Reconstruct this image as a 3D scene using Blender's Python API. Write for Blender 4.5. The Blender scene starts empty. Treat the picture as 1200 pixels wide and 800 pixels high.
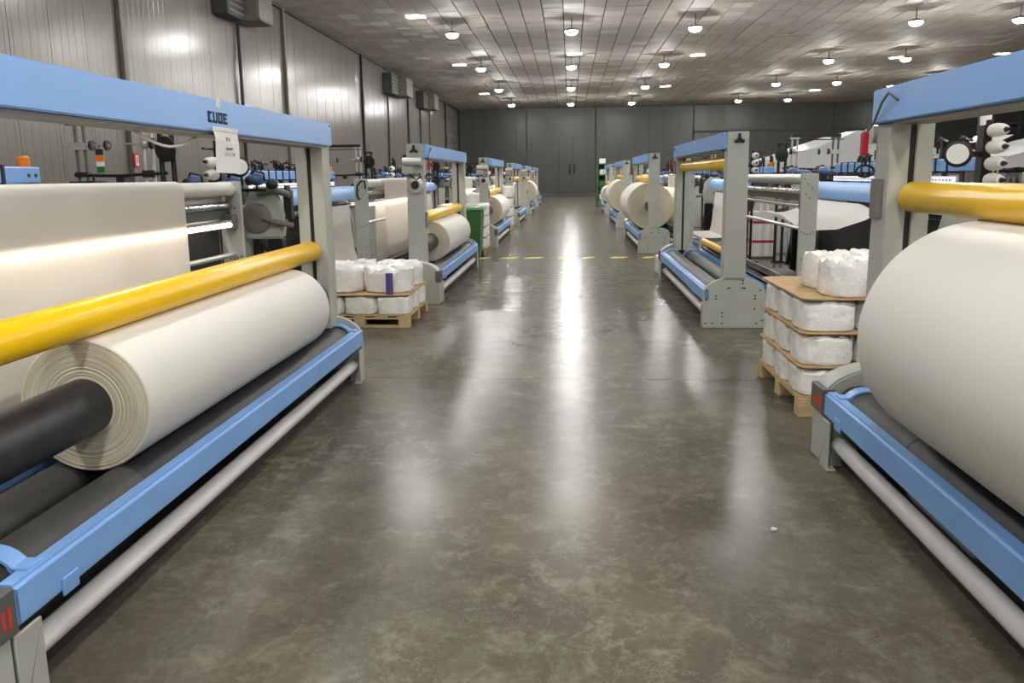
import bpy, bmesh, math, random
from math import sin, cos, pi, radians, sqrt
from mathutils import Vector, Matrix, noise
random.seed(7)
SC = bpy.context.scene
COL = SC.collection
# ------------------------------------------------------------------ camera
F, PX, PY, VX, VY, EYE = 900.0, 600.0, 360.0, 668.0, 205.0, 1.6
d = Vector(((VX-PX)/F, (VY-PY)/F, 1.0)).normalized()      # world Y seen in the lens (right, down, forward)
xa = Vector((d[2], 0, -d[0])).normalized()
dn = d.cross(xa)
right = Vector((xa[0], d[0], -dn[0]))
down = Vector((xa[1], d[1], -dn[1]))
fwd = Vector((xa[2], d[2], -dn[2]))
cam = bpy.data.objects.new('camera', bpy.data.cameras.new('camera'))
COL.objects.link(cam)
m3 = Matrix((right, -down, -fwd)).transposed()
cam.matrix_world = Matrix.Translation((0, 0, EYE)) @ m3.to_4x4()
cam.data.sensor_fit = 'HORIZONTAL'; cam.data.sensor_width = 36
cam.data.lens = 36*F/1200
cam.data.shift_y = -(400-PY)/1200
cam.data.clip_end = 200; cam.data.clip_start = .05
SC.camera = cam
# ------------------------------------------------------------------ world, exposure
w = bpy.data.worlds.new('world'); SC.world = w; w.use_nodes = True
w.node_tree.nodes['Background'].inputs[0].default_value = (.9, .95, 1, 1)
w.node_tree.nodes['Background'].inputs[1].default_value = 0.0
SC.view_settings.view_transform = 'Standard'; SC.view_settings.look = 'None'
SC.view_settings.exposure = 0.12; SC.view_settings.gamma = 1
SC.view_settings.use_curve_mapping = False
SC.cycles.use_denoising = True
SC.cycles.max_bounces = 6; SC.cycles.diffuse_bounces = 4; SC.cycles.glossy_bounces = 3; SC.cycles.transmission_bounces = 4
SC.cycles.caustics_reflective = False; SC.cycles.caustics_refractive = False
SC.cycles.sample_clamp_indirect = 6.0
LAMP_E = 335.0       # high-bay bowl
FLAT_E = 26.0       # recessed panel
TUBE_E = 6.0        # inspection tube
# ------------------------------------------------------------------ materials
def lin(r, g, b):
    f = lambda c: (c/255/12.92) if c/255 <= .04045 else ((c/255+.055)/1.055)**2.4
    return (f(r), f(g), f(b), 1)
def mat(name, col, rough=.5, metal=0, var=.0, vscale=6, bump=0, bscale=40, spec=.5, emit=0, coat=0, transl=0, rvar=0):
    m = bpy.data.materials.new(name); m.use_nodes = True
    nt = m.node_tree; b = nt.nodes['Principled BSDF']; L = nt.links
    b.inputs['Base Color'].default_value = col
    b.inputs['Roughness'].default_value = rough; b.inputs['Metallic'].default_value = metal
    b.inputs['Specular IOR Level'].default_value = spec
    if coat: b.inputs['Coat Weight'].default_value = coat; b.inputs['Coat Roughness'].default_value = .08
    if emit:
        b.inputs['Emission Color'].default_value = col; b.inputs['Emission Strength'].default_value = emit
    tc = nt.nodes.new('ShaderNodeTexCoord')
    if var or rvar:
        n = nt.nodes.new('ShaderNodeTexNoise'); n.inputs['Scale'].default_value = vscale; n.inputs['Detail'].default_value = 6
        L.new(tc.outputs['Object'], n.inputs['Vector'])
        if var:
            r = nt.nodes.new('ShaderNodeValToRGB')
            r.color_ramp.elements[0].position = .3; r.color_ramp.elements[1].position = .7
            r.color_ramp.elements[0].color = tuple(c*(1-var) for c in col[:3])+(1,)
            r.color_ramp.elements[1].color = tuple(min(1, c*(1+var)) for c in col[:3])+(1,)
            L.new(n.outputs['Fac'], r.inputs['Fac']); L.new(r.outputs['Color'], b.inputs['Base Color'])
        if rvar:
            mr = nt.nodes.new('ShaderNodeMapRange'); mr.inputs[3].default_value = rough-rvar; mr.inputs[4].default_value = rough+rvar
            L.new(n.outputs['Fac'], mr.inputs[0]); L.new(mr.outputs[0], b.inputs['Roughness'])
    if bump:
        n2 = nt.nodes.new('ShaderNodeTexNoise'); n2.inputs['Scale'].default_value = bscale; n2.inputs['Detail'].default_value = 4
        L.new(tc.outputs['Object'], n2.inputs['Vector'])
        bp = nt.nodes.new('ShaderNodeBump'); bp.inputs['Strength'].default_value = bump; bp.inputs['Distance'].default_value = .01
        L.new(n2.outputs['Fac'], bp.inputs['Height']); L.new(bp.outputs['Normal'], b.inputs['Normal'])
    if transl:
        t = nt.nodes.new('ShaderNodeBsdfTranslucent'); t.inputs['Color'].default_value = col
        mx = nt.nodes.new('ShaderNodeMixShader'); mx.inputs[0].default_value = transl
        o = nt.nodes['Material Output']
        L.new(b.outputs[0], mx.inputs[1]); L.new(t.outputs[0], mx.inputs[2]); L.new(mx.outputs[0], o.inputs['Surface'])
    return m
M = dict(
    dblue=mat('dark_blue_shell', lin(74, 100, 146), .4),
    blue=mat('blue_paint', lin(134, 180, 240), .38, var=.05, vscale=3, rvar=.08),
    grey=mat('grey_machine_paint', lin(180, 182, 174), .45, var=.06, vscale=5, rvar=.1),
    dgrey=mat('dark_grey_paint', lin(96, 96, 94), .45, var=.1),
    yellow=mat('yellow_gloss_paint', lin(255, 204, 8), .3, var=.02),
    rubber=mat('black_rubber', lin(36, 36, 38), .5, var=.2, vscale=8, bump=.05),
    rubgrey=mat('worn_grey_rubber', lin(70, 69, 68), .55, var=.12, vscale=8, bump=.05),
    core=mat('black_core_tube', lin(40, 40, 43), .42, var=.35, vscale=14, rvar=.15),
    black=mat('black_metal', lin(26, 26, 28), .45, var=.2),
    dark=mat('dark_machine_body', lin(38, 38, 40), .5, var=.3, vscale=4),
    steel=mat('brushed_steel', lin(190, 190, 188), .28, 1, rvar=.1, vscale=12),
    alu=mat('matt_aluminium', lin(205, 205, 200), .38, .6, var=.05),
    white=mat('white_paint', lin(225, 225, 220), .4, var=.03),
    cone=mat('white_yarn', lin(236, 234, 228), .8, bump=.2, bscale=120),
    card=mat('brown_cardboard', lin(190, 160, 118), .8, var=.12, vscale=9),
    wood=mat('pallet_wood', lin(196, 170, 128), .7, var=.18, vscale=11, bump=.1),
    paper=mat('white_paper', lin(235, 235, 232), .8),
    ink=mat('black_ink', lin(35, 35, 45), .7),
    navy=mat('navy_print', lin(25, 32, 66), .6),
    redp=mat('red_print', lin(214, 66, 48), .5),
    red=mat('red_plastic', lin(176, 32, 44), .45, var=.1),
    orange=mat('orange_plastic', lin(226, 120, 30), .4),
    green=mat('green_plastic', lin(52, 104, 50), .45, var=.1),
    lgreen=mat('pale_green_plastic', lin(120, 170, 120), .45),
    purple=mat('purple_tube', lin(92, 70, 140), .6),
    joint=mat('joint_dark', lin(40, 39, 36), .9),
    gap=mat('ceiling_void', lin(70, 68, 64), .9),
    acg=mat('grey_duct_box', lin(120, 116, 106), .5, var=.15),
    vent=mat('fan_grille', lin(70, 70, 66), .6),
    wallp=mat('painted_sandwich_panel', lin(126, 123, 116), .22, var=.03, vscale=1.5, rvar=.06),
    backp=mat('grey_sandwich_panel', lin(76, 78, 71), .32, var=.03, vscale=1.5),
    tarp=mat('white_plastic_sheet', lin(225, 226, 228), .3, bump=.2, bscale=8, transl=.35),
    lamp=mat('lamp_glow', (1, .98, .94, 1), .5, emit=LAMP_E),
    flat=mat('panel_glow', (1, .98, .94, 1), .5, emit=FLAT_E),
    tube=mat('tube_glow', (1, .86, .72, 1), .5, emit=TUBE_E),
    led=mat('led_glow', (.95, .92, 1, 1), .5, emit=.6),
    sleeve=mat('grey_plastic_sleeve', lin(222, 220, 220), .4, var=.05, vscale=3),
    clear=mat('warp_yarn', lin(228, 222, 208), .7),
)
def film_mat():
    m = mat('crinkled_film', lin(250, 249, 246), .22, bump=.9, bscale=26, transl=.06, var=.04, vscale=10)
    return m
M['film'] = film_mat()
def cloth_mat(name, transl, col):
    m = mat(name, col, .75, bump=.04, bscale=300, transl=transl, spec=.3); return m
M['cloth'] = cloth_mat('sheer_white_cloth', .28, lin(246, 242, 235))
M['rollc'] = mat('rolled_white_cloth', lin(226, 224, 217), .62, bump=.03, bscale=200, spec=.35, var=.02, vscale=2)
def roll_end_mat():
    m = bpy.data.materials.new('roll_end_layers'); m.use_nodes = True; nt = m.node_tree; L = nt.links
    b = nt.nodes['Principled BSDF']; b.inputs['Roughness'].default_value = .8
    tc = nt.nodes.new('ShaderNodeTexCoord'); sp = nt.nodes.new('ShaderNodeSeparateXYZ'); L.new(tc.outputs['Object'], sp.inputs[0])
    cb = nt.nodes.new('ShaderNodeCombineXYZ'); L.new(sp.outputs[0], cb.inputs[0]); L.new(sp.outputs[2], cb.inputs[1])
    ln = nt.nodes.new('ShaderNodeVectorMath'); ln.operation = 'LENGTH'; L.new(cb.outputs[0], ln.inputs[0])
    n = nt.nodes.new('ShaderNodeTexNoise'); n.noise_dimensions = '1D'; n.inputs['Scale'].default_value = 130; n.inputs['Detail'].default_value = 4
    L.new(ln.outputs['Value'], n.inputs['W'])
    r = nt.nodes.new('ShaderNodeValToRGB'); r.color_ramp.elements[0].position = .3; r.color_ramp.elements[1].position = .65
    r.color_ramp.elements[0].color = lin(200, 191, 160); r.color_ramp.elements[1].color = lin(238, 232, 212)
    L.new(n.outputs['Fac'], r.inputs['Fac']); L.new(r.outputs['Color'], b.inputs['Base Color'])
    return m
M['rollend'] = roll_end_mat()
def tile_mat():
    m = bpy.data.materials.new('ceiling_tile_grey'); m.use_nodes = True; nt = m.node_tree; L = nt.links
    b = nt.nodes['Principled BSDF']; b.inputs['Roughness'].default_value = .7
    oi = nt.nodes.new('ShaderNodeAttribute'); oi.attribute_name = 'tone'
    r = nt.nodes.new('ShaderNodeValToRGB'); e = r.color_ramp.elements
    e[0].color = lin(198, 190, 182); e[1].color = lin(240, 237, 232); e[1].position = 1
    k = e.new(.80); k.color = lin(216, 208, 200)
    L.new(oi.outputs['Fac'], r.inputs['Fac'])
    tc = nt.nodes.new('ShaderNodeTexCoord'); n = nt.nodes.new('ShaderNodeTexNoise'); n.inputs['Scale'].default_value = .35; n.inputs['Detail'].default_value = 5
    ge = nt.nodes.new('ShaderNodeNewGeometry'); L.new(ge.outputs['Position'], n.inputs['Vector'])
    r2 = nt.nodes.new('ShaderNodeValToRGB'); r2.color_ramp.elements[0].position = .35; r2.color_ramp.elements[0].color = (.93, .92, .91, 1); r2.color_ramp.elements[1].position = .6
    L.new(n.outputs['Fac'], r2.inputs['Fac'])
    mx = nt.nodes.new('ShaderNodeMix'); mx.data_type = 'RGBA'; mx.blend_type = 'MULTIPLY'; mx.inputs[0].default_value = 1
    L.new(r.outputs['Color'], mx.inputs[6]); L.new(r2.outputs['Color'], mx.inputs[7]); L.new(mx.outputs[2], b.inputs['Base Color'])
    return m
M['tile'] = tile_mat()
def floor_mat():
    m = bpy.data.materials.new('polished_concrete'); m.use_nodes = True; nt = m.node_tree; L = nt.links
    b = nt.nodes['Principled BSDF']
    g = nt.nodes.new('ShaderNodeNewGeometry')
    def nz(scale, detail=8, rough=.6, dist=0):
        n = nt.nodes.new('ShaderNodeTexNoise'); n.inputs['Scale'].default_value = scale; n.inputs['Detail'].default_value = detail
        n.inputs['Roughness'].default_value = rough; n.inputs['Distortion'].default_value = dist
        L.new(g.outputs['Position'], n.inputs['Vector']); return n
    def ramp(src, p0, c0, p1, c1):
        r = nt.nodes.new('ShaderNodeValToRGB'); r.color_ramp.elements[0].position = p0; r.color_ramp.elements[1].position = p1
        r.color_ramp.elements[0].color = c0; r.color_ramp.elements[1].color = c1; L.new(src, r.inputs['Fac']); return r
    def mix(fac, a, c, mode='MIX'):
        x = nt.nodes.new('ShaderNodeMix'); x.data_type = 'RGBA'; x.blend_type = mode
        if isinstance(fac, (int, float)): x.inputs[0].default_value = fac
        else: L.new(fac, x.inputs[0])
        L.new(a, x.inputs[6])
        if isinstance(c, tuple): x.inputs[7].default_value = c
        else: L.new(c, x.inputs[7])
        return x
    big = nz(1.1, 12, .68)
    base = ramp(big.outputs['Fac'], .28, lin(74, 72, 62), .74, lin(118, 114, 98))
    brown = nz(.45, 5, .6)
    bf = ramp(brown.outputs['Fac'], .45, (0, 0, 0, 1), .8, (.4, .4, .4, 1))
    c1 = mix(bf.outputs['Color'], base.outputs['Color'], lin(108, 92, 76))
    sc = nz(5.5, 12, .76, .5)           # trowel scuffs
    sf = ramp(sc.outputs['Fac'], .49, (0, 0, 0, 1), .74, (.68, .68, .68, 1))
    zone = nz(.6, 3)
    zf = ramp(zone.outputs['Fac'], .34, (.15, .15, .15, 1), .62, (1, 1, 1, 1))
    s2 = mix(1.0, sf.outputs['Color'], zf.outputs['Color'], 'MULTIPLY')
    c2 = mix(s2.outputs[2], c1.outputs[2], lin(176, 170, 150))
    ln_ = nz(4.2, 8, .68, .3)          # thin curved trowel lines
    ab = nt.nodes.new('ShaderNodeMath'); ab.operation = 'SUBTRACT'; ab.inputs[1].default_value = .5; L.new(ln_.outputs['Fac'], ab.inputs[0])
    a2 = nt.nodes.new('ShaderNodeMath'); a2.operation = 'ABSOLUTE'; L.new(ab.outputs[0], a2.inputs[0])
    lf = ramp(a2.outputs[0], .0, (.5, .5, .5, 1), .005, (0, 0, 0, 1))
    l2 = mix(1.0, lf.outputs['Color'], zf.outputs['Color'], 'MULTIPLY')
    c2 = mix(l2.outputs[2], c2.outputs[2], lin(188, 182, 162))
    fine = nz(30, 6)
    ff = ramp(fine.outputs['Fac'], .3, (.84, .84, .84, 1), .7, (1.08, 1.08, 1.08, 1))
    c3 = mix(1.0, c2.outputs[2], ff.outputs['Color'], 'MULTIPLY')
    sk = nz(9, 3)
    kf = ramp(sk.outputs['Fac'], .77, (1, 1, 1, 1), .79, (.3, .3, .3, 1))
    c4 = mix(1.0, c3.outputs[2], kf.outputs['Color'], 'MULTIPLY')
    L.new(c4.outputs[2], b.inputs['Base Color'])
    mp = nt.nodes.new('ShaderNodeMapping'); mp.inputs['Scale'].default_value = (.35, 1.5, 1); L.new(g.outputs['Position'], mp.inputs['Vector'])
    rn = nz(1.0, 7); L.new(mp.outputs[0], rn.inputs['Vector'])
    mr = nt.nodes.new('ShaderNodeMapRange'); mr.inputs[1].default_value = .3; mr.inputs[2].default_value = .7; mr.inputs[3].default_value = .22; mr.inputs[4].default_value = .268
    L.new(rn.outputs['Fac'], mr.inputs[0]); L.new(mr.outputs[0], b.inputs['Roughness'])
    b.inputs['Specular IOR Level'].default_value = .12
    bp = nt.nodes.new('ShaderNodeBump'); bp.inputs['Strength'].default_value = .08; bp.inputs['Distance'].default_value = .012
    L.new(sc.outputs['Fac'], bp.inputs['Height']); L.new(bp.outputs['Normal'], b.inputs['Normal'])
    return m
M['floor'] = floor_mat()
# ------------------------------------------------------------------ mesh helpers
class MB:
    def __init__(s): s.v = []; s.f = []
    def add(s, vs, fs):
        o = len(s.v); s.v += [tuple(p) for p in vs]; s.f += [tuple(i+o for i in f) for f in fs]; return s
    def box(s, x0, x1, y0, y1, z0, z1):
        return s.add([(x0, y0, z0), (x1, y0, z0), (x1, y1, z0), (x0, y1, z0), (x0, y0, z1), (x1, y0, z1), (x1, y1, z1), (x0, y1, z1)],
                     [(0, 3, 2, 1), (4, 5, 6, 7), (0, 1, 5, 4), (1, 2, 6, 5), (2, 3, 7, 6), (3, 0, 4, 7)])
    def prism(s, poly, a, b, axis='y'):                # poly in the two other axes
        n = len(poly)
        def P(u, v, t): return {'y': (u, t, v), 'x': (t, u, v), 'z': (u, v, t)}[axis]
        vs = [P(u, v, a) for u, v in poly]+[P(u, v, b) for u, v in poly]
        fs = [tuple(range(n))[::-1], tuple(range(n, 2*n))]+[(i, (i+1) % n, n+(i+1) % n, n+i) for i in range(n)]
        return s.add(vs, fs)
    def lathe(s, prof, p, axis, n=24, cap=True):        # prof: (t, r) along axis from p
        ax = Vector(axis).normalized(); u = ax.orthogonal().normalized(); w_ = ax.cross(u); p = Vector(p)
        vs = []
        for t, r in prof:
            for k in range(n):
                a = 2*pi*k/n; vs.append(p+ax*t+(u*cos(a)+w_*sin(a))*r)
        fs = [(i*n+k, i*n+(k+1) % n, (i+1)*n+(k+1) % n, (i+1)*n+k) for i in range(len(prof)-1) for k in range(n)]
        if cap: fs += [tuple(range(n))[::-1], tuple(range((len(prof)-1)*n, len(prof)*n))]
        return s.add(vs, fs)
    def cyl(s, a, b, r, n=16, r2=None):
        a = Vector(a); b = Vector(b); return s.lathe([(0, r), ((b-a).length, r if r2 is None else r2)], a, b-a, n)
    def tube(s, pts, r, n=8):
        pts = [Vector(p) for p in pts]; vs = []; m = len(pts)
        up = None
        for i, p in enumerate(pts):
            t = (pts[min(i+1, m-1)]-pts[max(i-1, 0)]).normalized()
            u = t.orthogonal().normalized() if up is None else (up-t*up.dot(t)).normalized()
            up = u; w_ = t.cross(u)
            vs += [p+(u*cos(2*pi*k/n)+w_*sin(2*pi*k/n))*r for k in range(n)]
        fs = [(i*n+k, i*n+(k+1) % n, (i+1)*n+(k+1) % n, (i+1)*n+k) for i in range(m-1) for k in range(n)]
        fs += [tuple(range(n))[::-1], tuple(range((m-1)*n, m*n))]
        return s.add(vs, fs)
    def sphere(s, c, r, n=12, m=8, sz=(1, 1, 1), lo=0, hi=1):
        vs = []; 
        for i in range(m+1):
            th = pi*(lo+(hi-lo)*i/m)
            for k in range(n):
                a = 2*pi*k/n; vs.append((c[0]+r*sz[0]*sin(th)*cos(a), c[1]+r*sz[1]*sin(th)*sin(a), c[2]+r*sz[2]*cos(th)))
        fs = [(i*n+k, (i+1)*n+k, (i+1)*n+(k+1) % n, i*n+(k+1) % n) for i in range(m) for k in range(n)]
        return s.add(vs, fs)
    def mesh(s, name, mats, bevel=0, smooth=True, seg=1, fix=True):
        me = bpy.data.meshes.new(name); me.from_pydata(s.v, [], s.f)
        bm = bmesh.new(); bm.from_mesh(me)
        if fix:
            bmesh.ops.remove_doubles(bm, verts=bm.verts, dist=1e-6)
            bmesh.ops.recalc_face_normals(bm, faces=bm.faces)
        if bevel:
            es = [e for e in bm.edges if len(e.link_faces) == 2 and e.calc_face_angle(0) > .7]
            bmesh.ops.bevel(bm, geom=es, offset=bevel, segments=seg, affect='EDGES', clamp_overlap=True)
        bm.to_mesh(me); bm.free()
        for m_ in (mats if isinstance(mats, (list, tuple)) else [mats]): me.materials.append(m_)
        if smooth:
            me.shade_smooth(); me.set_sharp_from_angle(angle=radians(35))
        return me
    def obj(s, name, m_, parent=None, bevel=0, smooth=True, loc=(0, 0, 0), rot=0, seg=1, fix=True):
        o = bpy.data.objects.new(name, s.mesh(name, m_, bevel, smooth, seg, fix)); COL.objects.link(o)
        o.location = loc; o.rotation_euler = (0, 0, rot)
        if parent: o.parent = parent
        return o
LABELS = {}
def tag(o, label, cat, group=None):
    n = len(label.split())
    if not 4 <= n <= 16: print('BAD LABEL', n, label)
    if label in LABELS and not group: print('DUP LABEL', label)
    LABELS[label] = 1
    o['label'] = label; o['category'] = cat
    if group: o['group'] = group
    return o
def empty(name, loc=(0, 0, 0), rot=0):
    o = bpy.data.objects.new(name, None); COL.objects.link(o); o.empty_display_size = .1
    o.location = loc; o.rotation_euler = (0, 0, rot); return o
def kids(o): return [c for c in KIDS.get(o.name, [])]
KIDS = {}
def index_kids(o):
    for c in list(bpy.data.objects):
        if c.parent: KIDS.setdefault(c.parent.name, [])
        if c.parent and c not in KIDS[c.parent.name]: KIDS[c.parent.name].append(c)
def dup(o, parent=None):
    c = o.copy(); COL.objects.link(c)
    if parent: c.parent = parent
    for ch in kids(o): dup(ch, c)
    return c
def struct(o): o['kind'] = 'structure'; return o
# ------------------------------------------------------------------ room shell
XW, XE, Y0, Y1, HC = -8.8, 38.0, -7.0, 61.7, 6.75
fl = struct(MB().box(XW-.2, XE+.2, Y0-.2, Y1+.2, -.3, -.02).obj('floor', M['joint'], smooth=False))
slab_y = [Y0-.2]+[5.95+k*6.05 for k in range(-2, 10)]+[Y1+.2]
slab_y = sorted(y for y in slab_y if Y0-.25 < y < Y1+.25)
for a, b in zip(slab_y[:-1], slab_y[1:]):
    MB().box(XW-.2, XE+.2, a+.004, b-.004, -.02, 0).obj('floor_slab', M['floor'], fl, smooth=False)
ce = struct(MB().box(XW-.2, XE+.2, Y0-.2, Y1+.2, HC+.045, HC+.3).obj('ceiling', M['gap'], smooth=False))
TS = .66
def proj(p):
    v = right*p[0]+Vector((0, 0, 0)); q = Vector(p)-Vector((0, 0, EYE))
    z = q.dot(fwd); return (PX+F*q.dot(right)/z, PY+F*q.dot(down)/z, z) if z > .3 else (-9e9, 0, z)
tiles = []
nx = int((XE-XW)/TS); ny = int((Y1-Y0)/TS)
LAMPS = [(x, y) for x in (-3.95, .05, 4.1, 11.1, 14.3) for y in (-5.2, 1.0, 9.6, 18.2, 26.8, 35.3, 43.9, 53.4)] + [(19.5, 43.9), (26, 35.3), (26, 53.4)]  # first y: row added behind the camera to brighten faces turned toward it
LAMPS = [l for l in LAMPS if l not in ((.05, 9.6),)]
FLATS = [(-5, 3), (-5, 14.5), (-5, 25.9), (-5.15, 37), (-5.4, 49.9), (.2, 34.6), (5.6, 13), (5.6, 24), (5.6, 35.7), (5.65, 47.8), (15, 26), (15, 38), (15.6, 52), (19.4, 26), (19.4, 37.5), (19.8, 50.5)]
for i in range(nx):
    for j in range(ny):
        cx, cy = XW+(i+.5)*TS, Y0+(j+.5)*TS
        px, py, z = proj((cx, cy, HC)); vis = -10 < px < 1210 and py > -4
        tone = random.random()*.8
        if random.random() < .05: tone = .9+random.random()*.1
        dz = random.uniform(-.006, .006) + (random.uniform(.01, .025) if random.random() < .04 else 0)
        tiles.append((0 if vis else 1, z if vis else 0, cx, cy, tone, dz))
tiles.sort()
g_ = .012
def tile_mesh(tone):
    h = TS/2-.018; e = TS/2-.007; me = MB().add([(-h, -e, 0), (h, -e, 0), (h, e, 0), (-h, e, 0), (-h, -e, .035), (h, -e, .035), (h, e, .035), (-h, e, .035)],
        [(0, 3, 2, 1), (0, 1, 5, 4), (1, 2, 6, 5), (2, 3, 7, 6), (3, 0, 4, 7)]).mesh('ceiling_tile', M['tile'], smooth=False, fix=False)
    at = me.attributes.new('tone', 'FLOAT', 'FACE'); at.data.foreach_set('value', [tone]*len(me.polygons)); return me
TM = [tile_mesh(k/11) for k in range(12)]
for k, (_, _, cx, cy, tone, dz) in enumerate(tiles[:300]):
    o = bpy.data.objects.new('ceiling_tile', TM[min(11, int(tone*12))]); COL.objects.link(o); o.location = (cx, cy, HC+dz); o.parent = ce
tb = MB(); tones = []
for (_, _, cx, cy, tone, dz) in tiles[300:]:
    h = TS/2-.018; e = TS/2-.007; z0 = HC+dz
    tb.add([(cx-h, cy-e, z0), (cx+h, cy-e, z0), (cx+h, cy+e, z0), (cx-h, cy+e, z0), (cx-h, cy-e, z0+.035), (cx+h, cy-e, z0+.035), (cx+h, cy+e, z0+.035), (cx-h, cy+e, z0+.035)],
           [(0, 3, 2, 1), (0, 1, 5, 4), (1, 2, 6, 5), (2, 3, 7, 6), (3, 0, 4, 7)]); tones += [tone]*5
to = tb.obj('ceiling_tiles_beyond', M['tile'], ce, smooth=False, fix=False); to['kind'] = 'stuff'
at = to.data.attributes.new('tone', 'FLOAT', 'FACE'); at.data.foreach_set('value', tones)
# left wall: ribbed sandwich panels
wl = struct(MB().box(XW-.25, XW-.06, Y0-.2, Y1+.2, 0, HC).obj('wall_left', M['joint'], smooth=False))
def ribbed(wd, ht, nr, proud):
    prof = [(0.006, 0)]
    for k in range(nr):
        c = wd*(k+.5)/nr; r = .016
        prof += [(c-r, 0), (c-r*.45, proud), (c+r*.45, proud), (c+r, 0)]
    prof += [(wd-.006, 0)]
    mb = MB(); n = len(prof)
    vs = [(y, o, 0) for y, o in prof]+[(y, o, ht) for y, o in prof]+[(prof[0][0], -.06, 0), (prof[-1][0], -.06, 0), (prof[0][0], -.06, ht), (prof[-1][0], -.06, ht)]
    fs = [(i, i+1, n+i+1, n+i) for i in range(n-1)]+[(2*n, 0, n, 2*n+2), (n-1, 2*n+1, 2*n+3, 2*n-1)]
    return vs, fs
vs, fs = ribbed(1.0, HC, 5, .0035)
pm = MB().add([(o, y, z) for y, o, z in vs], fs).mesh('wall_panel', M['wallp'], fix=False, smooth=False)
pm.flip_normals()
for k in range(int(Y1-Y0)+1):
    o = bpy.data.objects.new('wall_panel', pm); COL.objects.link(o); o.location = (XW, Y0+k*1.0, 0); o.parent = wl
wb = struct(MB().box(XW-.25, XE+.2, Y1+.06, Y1+.25, 0, HC).obj('wall_back', M['joint'], smooth=False))
vs, fs = ribbed(1.15, HC, 1, .0015)
pm = MB().add([(y, -o, z) for y, o, z in vs], fs).mesh('wall_panel', M['backp'], fix=False, smooth=False)
for k in range(int((XE-XW)/1.15)+1):
    o = bpy.data.objects.new('wall_panel', pm); COL.objects.link(o); o.location = (XW+k*1.15, Y1, 0); o.parent = wb
struct(MB().box(XE, XE+.25, Y0, Y1, 0, HC).obj('wall_right', M['backp'], smooth=False))
struct(MB().box(XW-.2, XE+.2, Y0-.25, Y0-.02, 0, HC).obj('wall_front', M['backp'], smooth=False))
struct(MB().box(XW, XE, Y1-.05, Y1-.012, 0, .16).obj('baseboard_back', M['dgrey'], bevel=.005))
struct(MB().box(XW+.012, XW+.06, Y0, Y1-.06, 0, .14).obj('baseboard_left', M['dgrey'], bevel=.005))
n_tr = 0
for y, wdt, mt in ((15.1, .15, 'acg'), (24.0, .13, 'acg'), (33.0, .2, 'dark'), (42.3, .13, 'vent'), (48.8, .13, 'acg'), (55, .2, 'dark'), (61.55, .2, 'dark')):
    n_tr += 1; struct(MB().box(XW+.012, XW+.10, y-wdt/2, y+wdt/2, 0, HC-.01).obj('trim_%d' % n_tr, M[mt], bevel=.006))
for x in (-3.4, 2.0, 9.5, 20):
    n_tr += 1; struct(MB().box(x-.05, x+.05, Y1-.06, Y1-.012, .2, HC-.01).obj('trim_%d' % n_tr, M['vent'], bevel=.004))
n_tr += 1; struct(MB().box(9.6, XE, Y1-.07, Y1-.012, 4.7, 4.85).obj('trim_%d' % n_tr, M['vent'], bevel=.004))
n_tr += 1; struct(MB().box(XW+.01, XW+.09, Y0, Y1-.1, HC-.09, HC-.005).obj('trim_%d' % n_tr, M['vent'], bevel=.004))
# back door, two tall leaves with dark pull handles
dr = struct(empty('door_1', (.2, Y1-.02, 0)))
MB().box(-1.02, -.005, -.07, 0, .17, 4.6).obj('door_leaf', M['backp'], dr, bevel=.01)
MB().box(.005, 1.02, -.07, 0, .17, 4.6).obj('door_leaf', M['backp'], dr, bevel=.01)
MB().box(-1.1, -1.02, -.08, 0, .0, 4.7).box(1.02, 1.1, -.08, 0, 0, 4.7).box(-1.02, 1.02, -.08, 0, 4.6, 4.7).obj('door_frame', M['backp'], dr)
for x in (-.22, .14):
    MB().tube([(x, -.07, 1.75), (x, -.16, 1.8), (x, -.16, 2.35), (x, -.07, 2.4)], .045, 8).obj('door_handle', M['black'], dr)
# ------------------------------------------------------------------ ceiling lamps
def high_bay():
    t = empty('ceiling_lamp')
    MB().cyl((0, 0, .10), (0, 0, .47), .018, 8).obj('stem', M['dgrey'], t)
    MB().lathe([(0, .07), (.03, .17), (.085, .215), (.105, .222), (.095, .13)], (0, 0, .12), (0, 0, -1), 20).obj('housing', M['dgrey'], t)
    MB().lathe([(0, .205), (.03, .20), (.075, .175), (.115, .12), (.13, .03)], (0, 0, .028), (0, 0, -1), 16).obj('diffuser', M['lamp'], t)
    return t
def flat_panel():
    t = empty('ceiling_panel')
    MB().box(-.33, .33, -.2, -.17, -.03, 0).box(-.33, .33, .17, .2, -.03, 0).box(-.33, -.3, -.17, .17, -.03, 0).box(.3, .33, -.17, .17, -.03, 0).obj('frame', M['white'], t)
    MB().box(-.3, .3, -.17, .17, -.022, -.004).obj('diffuser', M['flat'], t, smooth=False)
    return t
hb = high_bay(); fp = flat_panel(); index_kids(None)
rowname = {-3.95: 'over the left machines', .05: 'above the middle of the aisle', 4.1: 'over the right machines', 11.1: 'right of the machine rows', 14.3: 'farther right of the machine rows'}
ordn = ['nearest', 'second', 'third', 'fourth', 'fifth', 'sixth', 'seventh', 'eighth']
for k, (x, y) in enumerate(LAMPS):
    o = hb if k == 0 else dup(hb)
    o.location = (x, y, HC-.46)
    if x in rowname:
        j = [-5.2, 1.0, 9.6, 18.2, 26.8, 35.3, 43.9, 53.4].index(y)-(1 if x == .05 and y > 9 else 0)  # index zero is the added row behind the camera
        lab = 'bowl lamp hanging %s, %s in its row' % (rowname[x], ordn[j])
    else: lab = 'added bowl lamp hanging far right, %s' % {35.3: 'nearest of the three strays', 43.9: 'middle of the three strays', 53.4: 'farthest of the three strays'}[y]  # three unseen lamps added to lift the dark far right of the back wall
    tag(o, lab, 'ceiling lamp', 'high bay lamps under the ceiling')
fn = {}
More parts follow.
